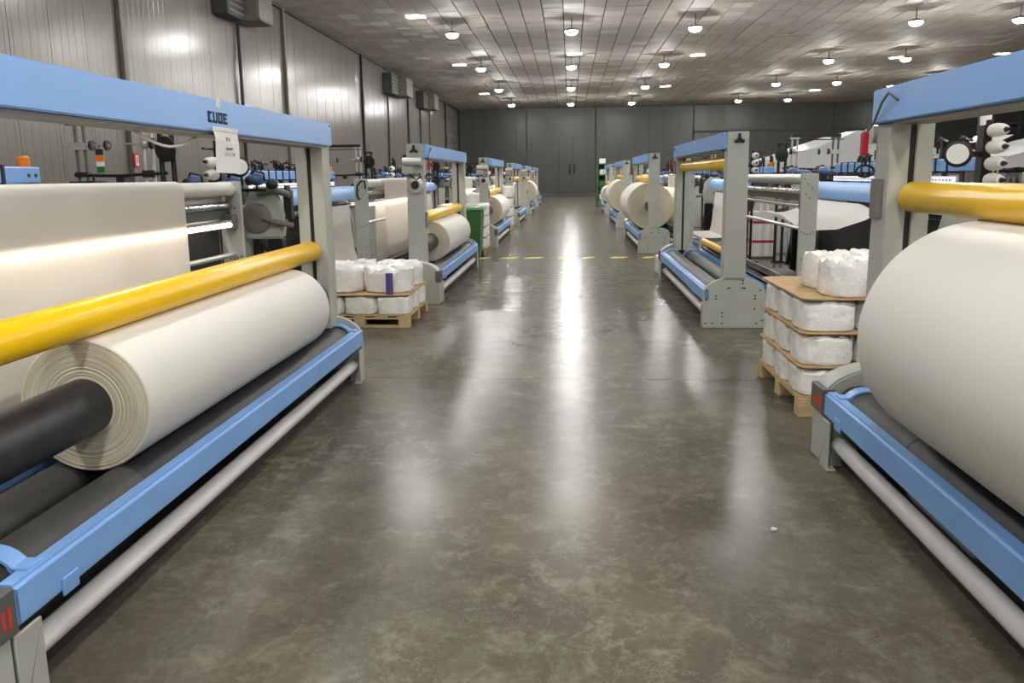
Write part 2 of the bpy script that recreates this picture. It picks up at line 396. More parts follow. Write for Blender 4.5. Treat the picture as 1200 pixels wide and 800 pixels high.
for k, (x, y) in enumerate(FLATS):
    o = fp if k == 0 else dup(fp)
    o.location = (x, y, HC-.008)
    rw = 'left rows' if x < -4 else 'aisle' if x < 1 else 'right rows' if x < 7 else 'hall right of the looms' if x < 17 else 'far right of the hall'
    fn[rw] = fn.get(rw, 0)+1
    tag(o, 'flat ceiling light panel over the %s, %s in line' % (rw, ordn[fn[rw]-1]), 'light panel', 'flat light panels in the ceiling')
# ------------------------------------------------------------------ fabric winders
XL, XR, LN = -1.64, 1.385, 3.9
YF = [5.88+7.75*k for k in range(6)]       # left machines: far (plain) end
YN = [.27+7.77*k for k in range(5)]        # right machines: near (plain) end
RX, RZ, RR = (.17, .45), .345, .11         # support rollers
def place(side, i, x=0, y=0, z=0):
    return ((XR+x, YN[i]+y, z), 0) if side == 'R' else ((XL-x, YF[i]-y, z), pi)
def arch(x0, x1, z0, zs, zt, n=12):
    c = (x0+x1)/2; hw = (x1-x0)/2
    return [(x0, z0)]+[(c-hw*cos(pi*k/n), zs+(zt-zs)*sin(pi*k/n)) for k in range(n+1)]+[(x1, z0)]
def winder():
    t = empty('fabric_winder')
    # plain end
    e = MB().prism(arch(0.0, .64, 0, .36, .54), 0, .035).obj('end_plate', M['grey'], t, bevel=.004)
    b = MB()
    for x, z in ((.03, .05), (.1, .05), (.2, .05), (.55, .05), (.61, .08), (.2, .12), (.2, .16), (.03, .3), (.03, .4), (.13, .31), (.13, .34), (.53, .31), (.53, .34), (.53, .2), (.25, .42), (.27, .425), (.42, .42), (.4, .425), (.4, .5), (.4, .47), (.58, .4)):
        b.cyl((x, .0, z), (x, -.006, z), .009, 8)
    bo = b.obj('bolts', M['black'], e); bo['kind'] = 'stuff'
    MB().box(-.0, .05, .035, .14, 0, .012).box(.0, .012, .035, .12, 0, .26).prism([(.02, .0), (.24, .0), (.20, .27), (.02, .27)], .04, .055).obj('foot', M['grey'], t, bevel=.003)
    # drive end
    h = MB().prism(arch(0.005, .64, 0, .36, .545, 14), LN+.02, LN+.2).obj('drive_housing', M['grey'], t, bevel=.012, seg=2)
    MB().box(-.006, .06, LN+.003, LN+.205, .28, .425).obj('name_plate_box', M['dgrey'], t, bevel=.004)
    tx = MB()
    for k, (ya, yb, za, zb) in enumerate(((.03, .042, .31, .38), (.055, .067, .315, .375), (.08, .092, .31, .38), (.092, .11, .335, .35), (.12, .135, .315, .375), (.145, .157, .31, .36))):
        tx.box(-.0075, -.006, LN+ya, LN+yb, za, zb)
    tx.obj('red_lettering', M['redp'], t, smooth=False)['label'] = 'red lettering on dark plate'
    MB().box(-.0, .05, LN-.11, LN+.02, 0, .012).box(.0, .012, LN-.1, LN+.02, 0, .27).prism([(.02, .0), (.24, .0), (.20, .27), (.02, .27)], LN-.03, LN-.015).obj('foot', M['grey'], t, bevel=.003)
    # rails
    MB().box(0, .075, .0, LN, .283, .42).obj('front_rail', M['blue'], t, bevel=.014, seg=3)
    MB().box(.57, .64, .04, LN+.02, .33, .46).obj('rear_rail', M['blue'], t, bevel=.01, seg=2)
    MB().box(-.008, 0, 3.62, 3.70, .275, .335).obj('rail_tab', M['blue'], t, bevel=.002)
    MB().cyl((.075, .06, .135), (.075, LN-.02, .135), .042, 16).obj('foot_bar', M['sleeve'], t)
    MB().box(.10, .56, .05, LN, .02, .10).obj('base_tray', M['dark'], t)
    MB().box(.66, .80, -.05, LN+.1, .40, .47).box(.66, .80, -.05, LN+.1, .52, .55).box(.66, .68, -.05, LN+.1, .40, .55).obj('guard_channel', M['black'], t, bevel=.004)
    # support rollers
    for x in RX:
        r = MB().cyl((x, .06, RZ), (x, LN-.02, RZ), RR, 28).obj('support_roller', M['rubber'], t)
        MB().cyl((x, LN-.85, RZ), (x, LN-.10, RZ), RR+.0015, 28).obj('worn_band', M['rubgrey'], r)
        for y in (.10, LN-.13):
            ring = [(x+.128*cos(a), RZ+.128*sin(a)) for a in [radians(k) for k in range(-10, 196, 15)]]
            inn = [(x+.113*cos(a), RZ+.113*sin(a)) for a in [radians(k) for k in range(-10, 196, 15)]]
            bb = MB().prism(ring+inn[::-1], y-.035, y+.035)
            s_ = -1 if x < .3 else 1
            xx = x+s_*.125
            bb.box(min(xx, xx+s_*-.03)-.02, max(xx, xx-s_*.03)+.02, y-.035, y+.035, RZ+.06, RZ+.085)
            k_ = bb.obj('roller_bracket', M['blue'], r, bevel=.003)
    # uprights: two flanges and a web that leave a slot, an outer plate, a star knob
    for y0, y1, op in ((.037, .17, .02), (LN-.15, LN+.018, LN+.018)):
        yi = y1 if y0 < 1 else y0
        p = MB()
        p.box(.20, .295, y0, y1, .45, 1.835).box(.325, .41, y0, y1, .45, 1.835)
        u_ = p.obj('upright', M['grey'], t, bevel=.005)
        MB().box(.294, .326, y0+.002 if y0 < 1 else y0+.012, y1-.012 if y0 < 1 else y1-.002, .46, 1.834).obj('slot_guide', M['black'], u_)
        o_ = (-.0, .036) if y0 < 1 else (LN+.019, LN+.034)
        q = MB().prism([(.195, .5), (.425, .5), (.408, 2.01), (.202, 2.01)], o_[0], o_[1]).obj('outer_plate', M['grey'], t, bevel=.003)
        yk = -.012 if y0 < 1 else LN+.045
        sg = -1 if y0 < 1 else 1
        kb = MB().cyl((.31, o_[0] if sg < 0 else o_[1], 1.935), (.31, yk+sg*.02, 1.935), .022, 12)
        for a in (90, 210, 330):
            kb.cyl((.31, yk+sg*.01, 1.935), (.31+.055*cos(radians(a)), yk+sg*.01, 1.935+.055*sin(radians(a))), .016, 8)
        kb.obj('star_knob', M['black'], q)
    # top beam
    bm_ = MB().box(.165, .36, .037, LN+.018, 1.838, 2.005).obj('top_beam', M['blue'], t, bevel=.006, seg=2)
    MB().box(.18, .345, .2, LN-.2, 1.822, 1.837).obj('underside_shade', M['dgrey'], t)  # dark strip standing in for the shade under the beam
    sx = .1645
    star = [(0, .03), (.010, .042), (.018, .030), (.034, .026), (.024, .008), (.034, -.012), (.020, -.006), (.006, -.026), (.0, -.006), (-.014, -.014), (-.008, .008), (-.016, .022), (-.004, .022)]
    MB().prism([(1.95-u*1.2, 1.975+v*.95) for u, v in star], sx-.002, sx+.001, 'x').obj('white_emblem', M['paper'], bm_, smooth=False)
    lt = MB()
    yl = 2.06
    for ch in 'CUOE':                      # navy lettering read along the beam, block strokes
        hgt, wd, st, z0 = .055, .045, .012, 1.885
        S = {'C': [(0, wd, 0, st), (0, wd, hgt-st, hgt), (0, st*1.8, 0, hgt)], 'U': [(0, st, 0, hgt), (wd-st, wd, 0, hgt), (0, wd, 0, st)],
             'O': [(0, st, 0, hgt), (wd-st, wd, 0, hgt), (0, wd, 0, st), (0, wd, hgt-st, hgt)], 'E': [(0, st, 0, hgt), (0, wd, 0, st), (0, wd, hgt-st, hgt), (0, wd*.8, hgt/2-st/2, hgt/2+st/2)]}[ch]
        for a, b2, c, d2 in S: lt.box(sx-.002, sx+.001, yl-b2, yl-a, z0+c, z0+d2)
        yl -= .058
    global LETTERS; LETTERS = lt
    MB().cyl((.16, .03+.05, 1.985), (.166, .03+.05, 1.985), .008, 8).obj('beam_bolt', M['black'], bm_)
    # yellow press roller with slide blocks, at z = 0 of its own
    yr = MB().lathe([(0, .045), (.008, .064), (.03, .075), (LN-.385, .075), (LN-.363, .064), (LN-.355, .045)], (.31, .19, 0), (0, 1, 0), 28).obj('press_roller', M['yellow'], t)
    for y in (.172, LN-.164):
        MB().box(.27, .35, y, y+.017, -.05, .05).obj('slide_block', M['dgrey'], yr, bevel=.004)
    MB().box(.18, .20, LN-.10, LN+.02, -.11, .09).obj('guide_block', M['acg'], yr, bevel=.004)
    # drive gear on the outer face of the drive upright
    MB().cyl((.2, LN+.12, 1.79), (.44, LN+.12, 1.79), .05, 16).obj('drive_motor', M['alu'], t)
    MB().box(.30, .45, LN+.034, LN+.15, 1.64, 1.735).obj('gear_box', M['grey'], t, bevel=.008)
    hw = MB().lathe([(0, .10), (.05, .10), (.06, .08), (.06, .055), (.03, .05)], (.30, LN+.034, 1.5), (0, 1, 0), 24).obj('drive_wheel', M['alu'], t)
    MB().cyl((.30, LN+.05, 1.5), (.30, LN+.10, 1.5), .045, 16).obj('hub', M['black'], hw)
    MB().tube([(.25, LN+.06, 1.64), (.22, LN+.10, 1.6), (.28, LN+.1, 1.57), (.36, LN+.08, 1.62)], .01, 6).obj('cable', M['black'], t)
    # red switch box hanging by its cable from the beam
    MB().box(.115, .145, LN-.02, LN+.028, 1.68, 1.80).obj('switch_box', M['red'], t, bevel=.008)['label'] = 'red hanging switch box'
    MB().tube([(.162, LN-.30, 1.93), (.14, LN-.24, 1.97), (.145, LN-.15, 1.93), (.15, LN-.05, 1.84), (.14, LN, 1.80)], .006, 6).obj('switch_cable', M['dgrey'], t)
    MB().tube([(.14+.045*cos(a), LN, 1.60+.03*sin(a)) for a in [2*pi*k/12 for k in range(13)]], .006, 6).tube([(.14, LN, 1.66), (.14, LN, 1.63)], .008, 6).obj('pull_ring', M['black'], t)
    return t
W0 = winder(); KIDS.clear(); index_kids(None)
ROLLS = {('L', 0): (.275, .70, 3.03), ('L', 1): (.28, .75, 3.0), ('L', 2): (.35, .75, 3.0), ('L', 4): (.47, .75, 3.0), ('L', 5): (.2, .75, 3.0),
         ('R', 0): (.478, .9, 3.03), ('R', 2): (.49, .8, 3.1), ('R', 3): (.5, .8, 3.0), ('R', 4): (.36, .8, 3.0)}
IDLE = {('R', 1): 1.70, ('L', 3): 1.50}
def rollz(R): return RZ+sqrt((R+RR)**2-.14**2)+.001
def proto_winder(first=[True]):
    if first[0]: first[0] = False; return W0
    return dup(W0)
nth = ['nearest', 'second', 'third', 'fourth', 'fifth', 'sixth']
allw = [('L', i) for i in range(6)]+[('R', i) for i in range(5)]
for s, i in allw:
    o = proto_winder(); loc, rot = place(s, i); o.location = loc; o.rotation_euler.z = rot
    z = rollz(ROLLS[(s, i)][0])+ROLLS[(s, i)][0]+.077 if (s, i) in ROLLS else IDLE[(s, i)]
    for c in [c for c in bpy.data.objects if c.parent == o and c.name.startswith('press_roller')]: c.location.z = z
    if (s, i) in IDLE: MB().cyl((.62, 1.9, .59), (.62, LN-.2, .59), .048, 18).obj('parked_roller', M['yellow'], o)
    sd = 'left' if s == 'L' else 'right'
    st = 'holding a cloth roll' if (s, i) in ROLLS else 'empty, its yellow roller raised'
    tag(o, 'blue and grey fabric winding frame, %s in the %s row, %s' % (nth[i], sd, st), 'winding machine', 'winding frames along the aisle')
LETTERS.obj('navy_lettering', M['navy'], next(c for c in bpy.data.objects if c.parent == W0 and c.name.startswith('top_beam')), smooth=False)
# cloth rolls
def cloth_roll(R, y0, y1, core, seed):
    rnd = random.Random(seed); n = 56
    t = empty('cloth_roll')
    ln = y1-y0; clen = LN-.19-y0+.48
    MB().lathe([(0, R-.006), (.006, R), (ln-.006, R), (ln, R-.006)], (0, 0, 0), (0, 1, 0), 72, cap=False).obj('rolled_cloth', M['rollc'], t)
    for yb, sg in ((0, -1), (ln, 1)):
        prof = []; nr = max(12, int((R-core)/.009))
        for k in range(nr+1):
            r = core+(R-.006-core)*k/nr; off = rnd.uniform(-.0015, .001) if 0 < k < nr else 0
            prof.append((off, r))
            if k < nr: prof.append((rnd.uniform(-.0025, .0), r+(R-.006-core)/nr*.5))
        MB().lathe([(a*1, r) for a, r in prof], (0, yb, 0), (0, sg, 0), 64, cap=False).obj('layered_end', M['rollend'], t)
    MB().lathe([(0, core*.8), (.0, core), (clen, core), (clen, core*.8)], (0, -.48, 0), (0, 1, 0), 32).obj('core_tube', M['core'], t)
    return t
for k, (s, i) in enumerate(sorted(ROLLS)):
    R, y0, y1 = ROLLS[(s, i)]
    t = cloth_roll(R, y0, y1, .115 if R > .25 else .09, k)
    loc, rot = place(s, i, .31, y0, rollz(R)); t.location = loc; t.rotation_euler.z = rot
    sd = 'left' if s == 'L' else 'right'
    size = 'thick' if R > .42 else 'medium' if R > .3 else 'slim'
    if (s, i) == ('L', 0): lab = 'white cloth roll on black core tube at the left front, layered end facing us'
    elif (s, i) == ('R', 0): lab = 'large white cloth roll at the right edge, cut by the frame'
    else: lab = '%s white cloth roll on the %s winding frame of the %s row' % (size, nth[i], sd)
    tag(t, lab, 'cloth roll', 'white cloth rolls on the winders')
# extras of the front left beam: hanging note, drooping cable
note = empty('paper_note', (XL-.155, 3.985, 1.905))
MB().add([(0, -.145, -.045), (0, .145, -.055), (.004, .15, -.12), (.006, .14, -.275), (.004, -.15, -.27), (.010, -.14, -.10), (0.002, 0, -.2)],
         [(0, 1, 2, 5), (5, 2, 6), (5, 6, 4), (6, 2, 3), (6, 3, 4)]).obj('sheet', M['paper'], note, smooth=False)
def text(body, size, parent, loc, m_, name='printed_text', ext=.0004, rot=(pi/2, 0, pi/2)):
    cu = bpy.data.curves.new(name, 'FONT'); cu.body = body; cu.size = size; cu.extrude = ext; cu.align_x = 'CENTER'; cu.align_y = 'CENTER'
    tmp = bpy.data.objects.new(name, cu); COL.objects.link(tmp); bpy.context.view_layer.update()
    me = bpy.data.meshes.new_from_object(tmp.evaluated_get(bpy.context.evaluated_depsgraph_get())); bpy.data.objects.remove(tmp)
    o = bpy.data.objects.new(name, me); COL.objects.link(o); me.materials.clear(); me.materials.append(m_); o.parent = parent; o.location = loc; o.rotation_euler = rot; return o
text('M-4', .03, note, (.012, 0, -.10), M['ink'])
text('MIHHIHIM', .018, note, (.012, .01, -.148), M['ink'])
text('1 1 1 1 1 N', .026, note, (.012, .01, -.178), M['ink'])
MB().box(.0, .003, -.15, .15, -.06, -.04).obj('tape_strip', M['white'], note)
tag(note, 'crumpled white paper notice taped to the left front blue beam', 'notice')
cb = MB().tube([(XL-.25, 3.30+u*.55, 1.812-.055*sin(pi*u)) for u in [k/10 for k in range(11)]], .007, 6).obj('hanging_cable', M['white'])
tag(cb, 'thin pale cable sagging below the left front blue beam', 'cable')
# ------------------------------------------------------------------ cloth stands
def stand():
    t = empty('cloth_stand')
    for y in (-.02, LN-.0):
        p = MB().prism([(.93, .0), (1.10, .0), (1.10, 1.585), (.93, 1.585)], y-.02, y+.02).obj('end_plate', M['grey'], t, bevel=.004)
        b = MB()
        for x, z in ((.96, 1.53), (1.0, 1.48), (1.04, 1.44), (.98, 1.38), (1.02, 1.34), (.96, .72), (1.05, .72), (.97, .62), (1.04, .60), (.95, 1.0), (.98, .985), (1.01, .975), (1.04, .98), (1.07, 1.0)):
            b.cyl((x, y-.023, z), (x, y+.023, z), .007, 8)
        b.obj('bolts', M['black'], p)['kind'] = 'stuff'
    MB().cyl((1.01, .0, 1.525), (1.01, LN-.02, 1.525), .055, 24).obj('top_roller', M['white'], t)
    MB().cyl((1.02, .0, 1.40), (1.02, LN-.02, 1.40), .028, 16).obj('guide_roller', M['steel'], t)
    MB().box(1.03, 1.045, .0, LN-.02, 1.30, 1.40).obj('reflector', M['dgrey'], t)
    MB().cyl((1.0, .01, 1.02), (1.0, LN-.03, 1.02), .02, 12).obj('guide_roller', M['alu'], t)
    tb = MB().cyl((.972, .12, 1.255), (.972, LN-.14, 1.255), .018, 12).obj('lamp_tube', M['tube'], t)
    MB().box(.953, 1.03, .125, LN-.145, 1.282, 1.290).obj('lamp_hood', M['alu'], t)
    for ya, yb in ((.02, .12), (LN-.14, LN-.022)): MB().box(.955, 1.025, ya, yb, 1.225, 1.33).obj('lamp_bracket', M['dgrey'], t, bevel=.003)
    MB().tube([(.95, LN+.035, 1.46), (.955, LN+.035, 1.55), (1.0, LN+.035, 1.56), (1.055, LN+.035, 1.50), (1.06, LN+.035, 1.38), (1.035, LN+.03, 1.32)], .012, 6).obj('cable', M['black'], t)
    MB().box(.95, 1.09, .02, LN-.03, .14, .2).obj('foot_beam', M['dgrey'], t)
    return t
S0 = stand(); KIDS.clear(); index_kids(None)
for k, (s, i) in enumerate(allw):
    o = S0 if k == 0 else dup(S0)
    loc, rot = place(s, i); o.location = loc; o.rotation_euler.z = rot
    sd = 'left' if s == 'L' else 'right'
    tag(o, 'grey cloth inspection stand with lit tube behind the %s %s winder' % (nth[i], sd), 'inspection stand', 'inspection stands beside the winders')
for c in [c for c in bpy.data.objects if c.name.startswith('lamp_tube')]:
    if c.parent['label'].endswith('second right winder'):
        c.data = c.data.copy(); c.data.materials[0] = M['alu']
    if c.parent['label'].endswith('nearest left winder'):
        MB().box(1.105, 1.12, .03, .82, .45, 1.22).obj('dark_panel', M['black'], c.parent)
        MB().box(1.06, 1.075, .03, .82, 1.285, 1.47).obj('reflector_plate', M['alu'], c.parent)
# woven cloth led over the stands
def led_cloth(full, seed):
    rnd = random.Random(seed)
    y0, y1 = .85, 2.95
    path = [(2.04, 1.22), (1.90, 1.16), (1.6, 1.06), (1.35, 1.05), (1.125, 1.10)]
    if full:
        path = [(2.06, 1.16), (2.03, .8), (1.99, .4), (1.95, .245), (1.14, .235), (1.10, .4), (1.085, 1.1), (1.08, 1.3), (1.075, 1.52)]
        path += [(1.01+.066*cos(a), 1.525+.066*sin(a)) for a in [radians(k) for k in range(20, 181, 20)]]
        path += [(.943, 1.3), (.942, 1.0), (.94, .75), (.92, .57), (.86, .50), (.82, .38)]
    n = 14; mb = MB(); vs = []
    for j, (x, z) in enumerate(path):
        for k in range(n+1):
            u = k/n
            wob = .006*sin(u*9+seed)+.004*sin(u*23+seed*2)
            e = .0
            if not full: z_ = z-.05*sin(pi*u)*(j in (1, 2, 3))-(.10*max(0, 1-u*3.5) if 0 < j < 4 else .08*max(0, 1-u*4))
            else: z_ = z
            damp = 1.6 if 0 < j < 3 and full else 0 if 4 <= j <= 17 else .4
            vs.append((x+wob*damp, y0+(y1-y0)*u, z_))
    fs = [(j*(n+1)+k, j*(n+1)+k+1, (j+1)*(n+1)+k+1, (j+1)*(n+1)+k) for j in range(len(path)-1) for k in range(n)]
    return mb.add(vs, fs)
for k, (s, i) in enumerate(allw):
    full = (s, i) not in (('R', 0), ('R', 1))
    o = led_cloth(full, k).obj('woven_cloth', M['cloth'])
    loc, rot = place(s, i); o.location = loc; o.rotation_euler.z = rot
    sd = 'left' if s == 'L' else 'right'
    tag(o, ('sheer white cloth hanging down the inspection stand of the %s %s winder' if full else 'white cloth drape between loom and stand at the %s %s winder') % (nth[i], sd), 'cloth', 'cloth webs leaving the looms')
# ------------------------------------------------------------------ looms
def loom():
    t = empty('weaving_loom')
    poly = [(2.3, 0), (4.3, 0), (4.3, .55), (3.9, 1.3), (3.0, 1.42), (2.35, 1.2), (2.25, .8)]
    for y in (-.06, LN):
        MB().prism(poly, y, y+.07).obj('side_frame', M['grey'], t, bevel=.008)
    MB().prism([(1.86, 0), (1.98, 0), (2.0, 1.3), (1.82, 1.3)], .02, .08).obj('front_post', M['grey'], t, bevel=.004)
    MB().box(1.83, 1.93, .0, .1, 1.3, 1.53).obj('post_head', M['dgrey'], t, bevel=.006)
    cp = [(2.06, 1.24), (2.05, 1.34), (2.09, 1.42), (2.17, 1.455), (2.3, 1.46), (2.3, 1.22)]
    MB().prism(cp, .12, LN-.12).obj('front_cover', M['blue'], t, bevel=.01, seg=2)
    MB().cyl((2.2, .1, 1.12), (2.2, LN-.1, 1.12), .05, 16).obj('breast_roller', M['steel'], t)
    MB().box(2.35, 2.40, .05, LN-.05, .3, 1.1).obj('front_panel', M['dark'], t)
    tbm = MB().box(2.54, 2.66, .0, LN, 1.59, 1.715).obj('top_beam', M['blue'], t, bevel=.01)
    for k in range(13):
        y = .42+k*.265
        MB().box(2.528, 2.672, y-.014, y+.014, 1.578, 1.727).obj('beam_clip', M['black'], tbm, smooth=False)
    MB().cyl((2.538, .06, 1.65), (2.542, .06, 1.65), .016, 10).cyl((2.538, .14, 1.65), (2.542, .14, 1.65), .016, 10).obj('port_hole', M['black'], tbm)
    MB().lathe([(0, .045), (.07, .045), (.085, .03)], (2.6, .10, 1.715), (0, 0, 1), 14).obj('beacon', M['orange'], t)['label'] = 'orange beacon'
    led = MB().box(2.50, 2.53, .2, LN-.1, 1.47, 1.535).obj('light_strip', M['led'], t, smooth=False)
    d_ = MB()
    for k in range(46): d_.box(2.497, 2.5, .24+k*.076, .27+k*.076, 1.49, 1.51)
    d_.obj('strip_holes', M['dgrey'], led, smooth=False)['kind'] = 'stuff'
    for y in (.02, LN-.09):
        MB().box(2.56, 2.64, y, y+.07, 1.3, 1.59).obj('beam_post', M['dgrey'], t, bevel=.005)
    MB().box(2.72, 3.4, .12, LN-.1, .5, 1.46).obj('harness_box', M['dark'], t, bevel=.02)
    rnd = random.Random(3)
    hf = MB()
    for k in range(10):
        x = 2.78+k*.06; hf.box(x, x+.022, .3, LN-.3, 1.46, 1.52+rnd.uniform(0, .05))
    hf.obj('harness_frames', M['steel'], t, smooth=False)
    MB().cyl((3.9, .05, .7), (3.9, LN-.05, .7), .34, 24).obj('warp_beam', M['clear'], t)
    for y in (.03, LN-.05):
        MB().cyl((3.9, y, .7), (3.9, y+.025, .7), .45, 28).obj('beam_flange', M['dgrey'], t)
    MB().box(1.28, 1.9, .1, LN-.1, .13, .17).obj('walk_board', M['dgrey'], t, bevel=.004)
    MB().box(1.22, 1.28, .05, LN-.05, .02, .2).obj('board_edge', M['blue'], t, bevel=.008)
    MB().box(1.24, 1.27, -.05, LN+.05, .28, .33).box(1.22, 1.28, .0, .06, .02, .3).box(1.22, 1.28, LN-.06, LN, .02, .3).obj('kick_rail', M['alu'], t, bevel=.004)
    # gear housing and arms at the drive end
    gh = MB().prism([(2.0, .85), (2.45, .85), (2.5, 1.2), (2.36, 1.5), (2.12, 1.5), (2.0, 1.38), (1.94, 1.15)], LN+.09, LN+.25).obj('gear_housing', M['grey'], t, bevel=.025, seg=2)
    MB().lathe([(0, .19), (.04, .19), (.06, .16), (.06, .05)], (2.30, LN+.25, 1.12), (0, 1, 0), 24).obj('gear_cover', M['acg'], gh)
    MB().tube([(2.25, LN+.32, 1.42), (2.05, LN+.30, 1.47), (1.85, LN+.28, 1.40)], .045, 10).obj('tension_arm', M['dgrey'], t)
    MB().tube([(2.2, LN+.32, 1.12), (2.0, LN+.33, 1.06), (1.82, LN+.28, 1.02)], .035, 10).obj('tension_arm', M['acg'], t)
    MB().sphere((2.06, LN+.3, 1.53), .075, 14, 8).obj('arm_knob', M['black'], t)
    MB().box(1.86, 1.96, LN+.12, LN+.22, 1.1, 1.46).box(1.9, 1.93, LN+.1, LN+.25, 1.38, 1.52).obj('control_arm', M['black'], t, bevel=.01)
    MB().cyl((1.9, LN+.25, 1.42), (1.9, LN+.29, 1.42), .03, 12).obj('white_knob', M['white'], t)
    MB().box(2.0, 2.2, LN+.1, LN+.22, .05, .85).box(2.3, 2.4, LN+.1, LN+.2, 0, .9).obj('leg_column', M['black'], t, bevel=.01)
    MB().tube([(1.95, LN+.14, .2), (2.05, LN+.3, .6), (2.25, LN+.3, .8), (2.3, LN+.3, .5), (2.1, LN+.28, .1), (1.98, LN+.28, .05)], .035, 8).obj('hose', M['black'], t)
    # clutter above the top beam: brackets, arms and rods
    for k in range(16):
        y = .3+k*.22+rnd.uniform(-.1, .1); x = 2.6+rnd.uniform(-.04, .25); hh = rnd.choice((.05, .08, .1, .12, .2))
        mb = MB().box(x-.02, x+.02, y-.03, y+.03, 1.70 if x < 2.65 else 1.44, 1.715+hh).tube([(x-.02, y-.16, 1.715+hh*.9), (x, y, 1.715+hh), (x+.02, y+.18, 1.715+hh*1.02)], .013, 6)
        mb.sphere((x, y+.05, 1.715+hh), .035, 8, 6).cyl((x, y+.12, 1.715+hh*.3), (x, y+.12, 1.715+hh*1.3), .012, 6)
        mb.obj('yarn_guide', M['black'], t)
    # weft feeders past the drive end
    for k, (x, y, z) in enumerate(((2.12, LN+.62, 1.60), (2.34, LN+.75, 1.56), (2.58, LN+.58, 1.60), (2.85, LN+.7, 1.58))):
        fd = MB().sphere((x, y, z), .10, 16, 8, (1, 1.35, .8)).obj('weft_feeder', M['dblue'], t)
        MB().lathe([(0, .05), (.05, .055), (.07, .03)], (x+.02, y+.115, z-.02), (.2, 1, 0), 16).obj('feeder_drum', M['black'], fd)
        MB().tube([(x-.1, y, z-.02), (x-.11, y+.05, z+.07), (x, y+.1, z+.10), (x+.1, y, z-.02)], .015, 6).obj('feeder_arch', M['black'], fd)
    MB().tube([(2.0, LN+.62, 1.47), (3.0, LN+.62, 1.47)], .02, 8).cyl((2.45, LN+.62, 0), (2.45, LN+.62, 1.47), .03, 10).cyl((2.9, LN+.62, 0), (2.9, LN+.62, 1.47), .03, 10).box(2.3, 3.05, LN+.5, LN+.74, 0, .03)\
        .cyl((2.12, LN+.62, 1.47), (2.12, LN+.62, 1.58), .015, 6).cyl((2.34, LN+.7, 1.47), (2.34, LN+.7, 1.54), .015, 6).cyl((2.58, LN+.6, 1.47), (2.58, LN+.6, 1.58), .015, 6).cyl((2.85, LN+.66, 1.47), (2.85, LN+.66, 1.56), .015, 6).obj('feeder_rail', M['black'], t)
    return t
L0 = loom(); KIDS.clear(); index_kids(None)
for k, (s, i) in enumerate(allw):
    o = L0 if k == 0 else dup(L0)
    loc, rot = place(s, i); o.location = loc; o.rotation_euler.z = rot
    sd = 'left' if s == 'L' else 'right'
    tag(o, 'weaving loom with clipped blue top beam, behind the %s %s winder' % (nth[i], sd), 'loom', 'looms behind the winders')
# ------------------------------------------------------------------ yarn creels in the gaps between looms
def creel():
    t = empty('yarn_creel')
    def pair(x, y, z, name='post', r=.017, dx=.045, mt='dgrey'):
        MB().cyl((x-dx, y, 0), (x-dx, y, z), r, 10).cyl((x+dx, y, 0), (x+dx, y, z), r, 10).box(x-.1, x+.1, y-.08, y+.08, 0, .03).box(x-dx-.03, x+dx+.03, y-.03, y+.03, z-.03, z).obj(name, M[mt], t)
    pair(3.26, 0, 2.2); pair(2.56, 0, 2.2, mt='alu'); pair(2.34, -.05, 2.10, r=.026, dx=.06, mt='black')
    MB().box(2.5, 3.34, -.04, .04, 2.2, 2.25).box(2.4, 3.4, -.015, .015, 2.15, 2.165).obj('top_bar', M['black'], t, bevel=.004)
    MB().cyl((3.45, .0, 1.95), (2.96, .0, 1.95), .008, 8).box(3.18, 3.34, -.05, .05, 1.91, 1.98).obj('upper_rod', M['alu'], t)
    MB().cyl((2.75, -.06, 1.96), (2.25, -.06, 1.96), .008, 8).sphere((2.56, -.04, 1.96), .05, 10, 6).obj('upper_rod', M['alu'], t)
    for x in (3.14, 2.98): MB().cyl((x-.012, 0, 1.95), (x+.012, 0, 1.95), .05, 18).obj('guide_disc', M['black'], t)
    MB().cyl((2.46, -.06, 1.96), (2.49, -.06, 1.96), .055, 18).obj('guide_disc', M['black'], t)
    MB().lathe([(0, .06), (.01, .125), (.03, .125), (.04, .06)], (2.30, -.12, 1.90), (.3, -1, 0), 24).cyl((2.32, -.05, 1.9), (2.29, -.17, 1.9), .02, 8).obj('tension_disc', M['black'], t)
    MB().tube([(3.35, 0, 1.66), (2.9, 0, 1.65), (2.35, -.05, 1.67)], .016, 8).box(3.2, 3.32, -.04, .04, 1.64, 1.69).box(2.5, 2.62, -.04, .04, 1.63, 1.7).obj('cross_bar', M['black'], t)
    MB().box(3.0, 3.25, -.25, -.05, 1.57, 1.6).cyl((3.12, -.06, 1.57), (3.12, -.06, 1.66), .012, 6).obj('yarn_sensor', M['black'], t)
    MB().box(2.78, 2.86, -.1, 0, 1.58, 1.64).cyl((2.82, -.02, 1.6), (2.82, -.02, 1.66), .012, 6).obj('yarn_sensor', M['black'], t)
    # holder post with pegs for the cones
    h = MB().cyl((1.86, 0, 0), (1.86, 0, 1.98), .025, 10).box(1.74, 1.98, -.12, .12, 0, .03).box(1.80, 1.86, -.05, .05, 1.48, 1.94).obj('cone_holder', M['black'], t, bevel=.004)
    for k in range(4):
        z = 1.52+k*.125
        MB().cyl((1.86, -.03, z), (1.86, -.28, z), .0125, 8).obj('peg', M['black'], h)
    MB().lathe([(0, .03), (.0, .10), (.02, .10), (.03, .05)], (1.62, -.05, 1.72), (-.5, -1, 0), 24).obj('flange_disc', M['black'], t)
    MB().lathe([(0, .075), (.12, .075)], (1.60, -.09, 1.72), (-.5, -1, 0), 24).obj('reel_yarn', M['cone'], t)
    MB().box(1.6, 1.84, -.02, .02, 1.70, 1.74).obj('disc_arm', M['black'], t)
    return t
C0 = creel(); KIDS.clear(); index_kids(None)
C1 = dup(C0); KIDS.clear(); index_kids(None)
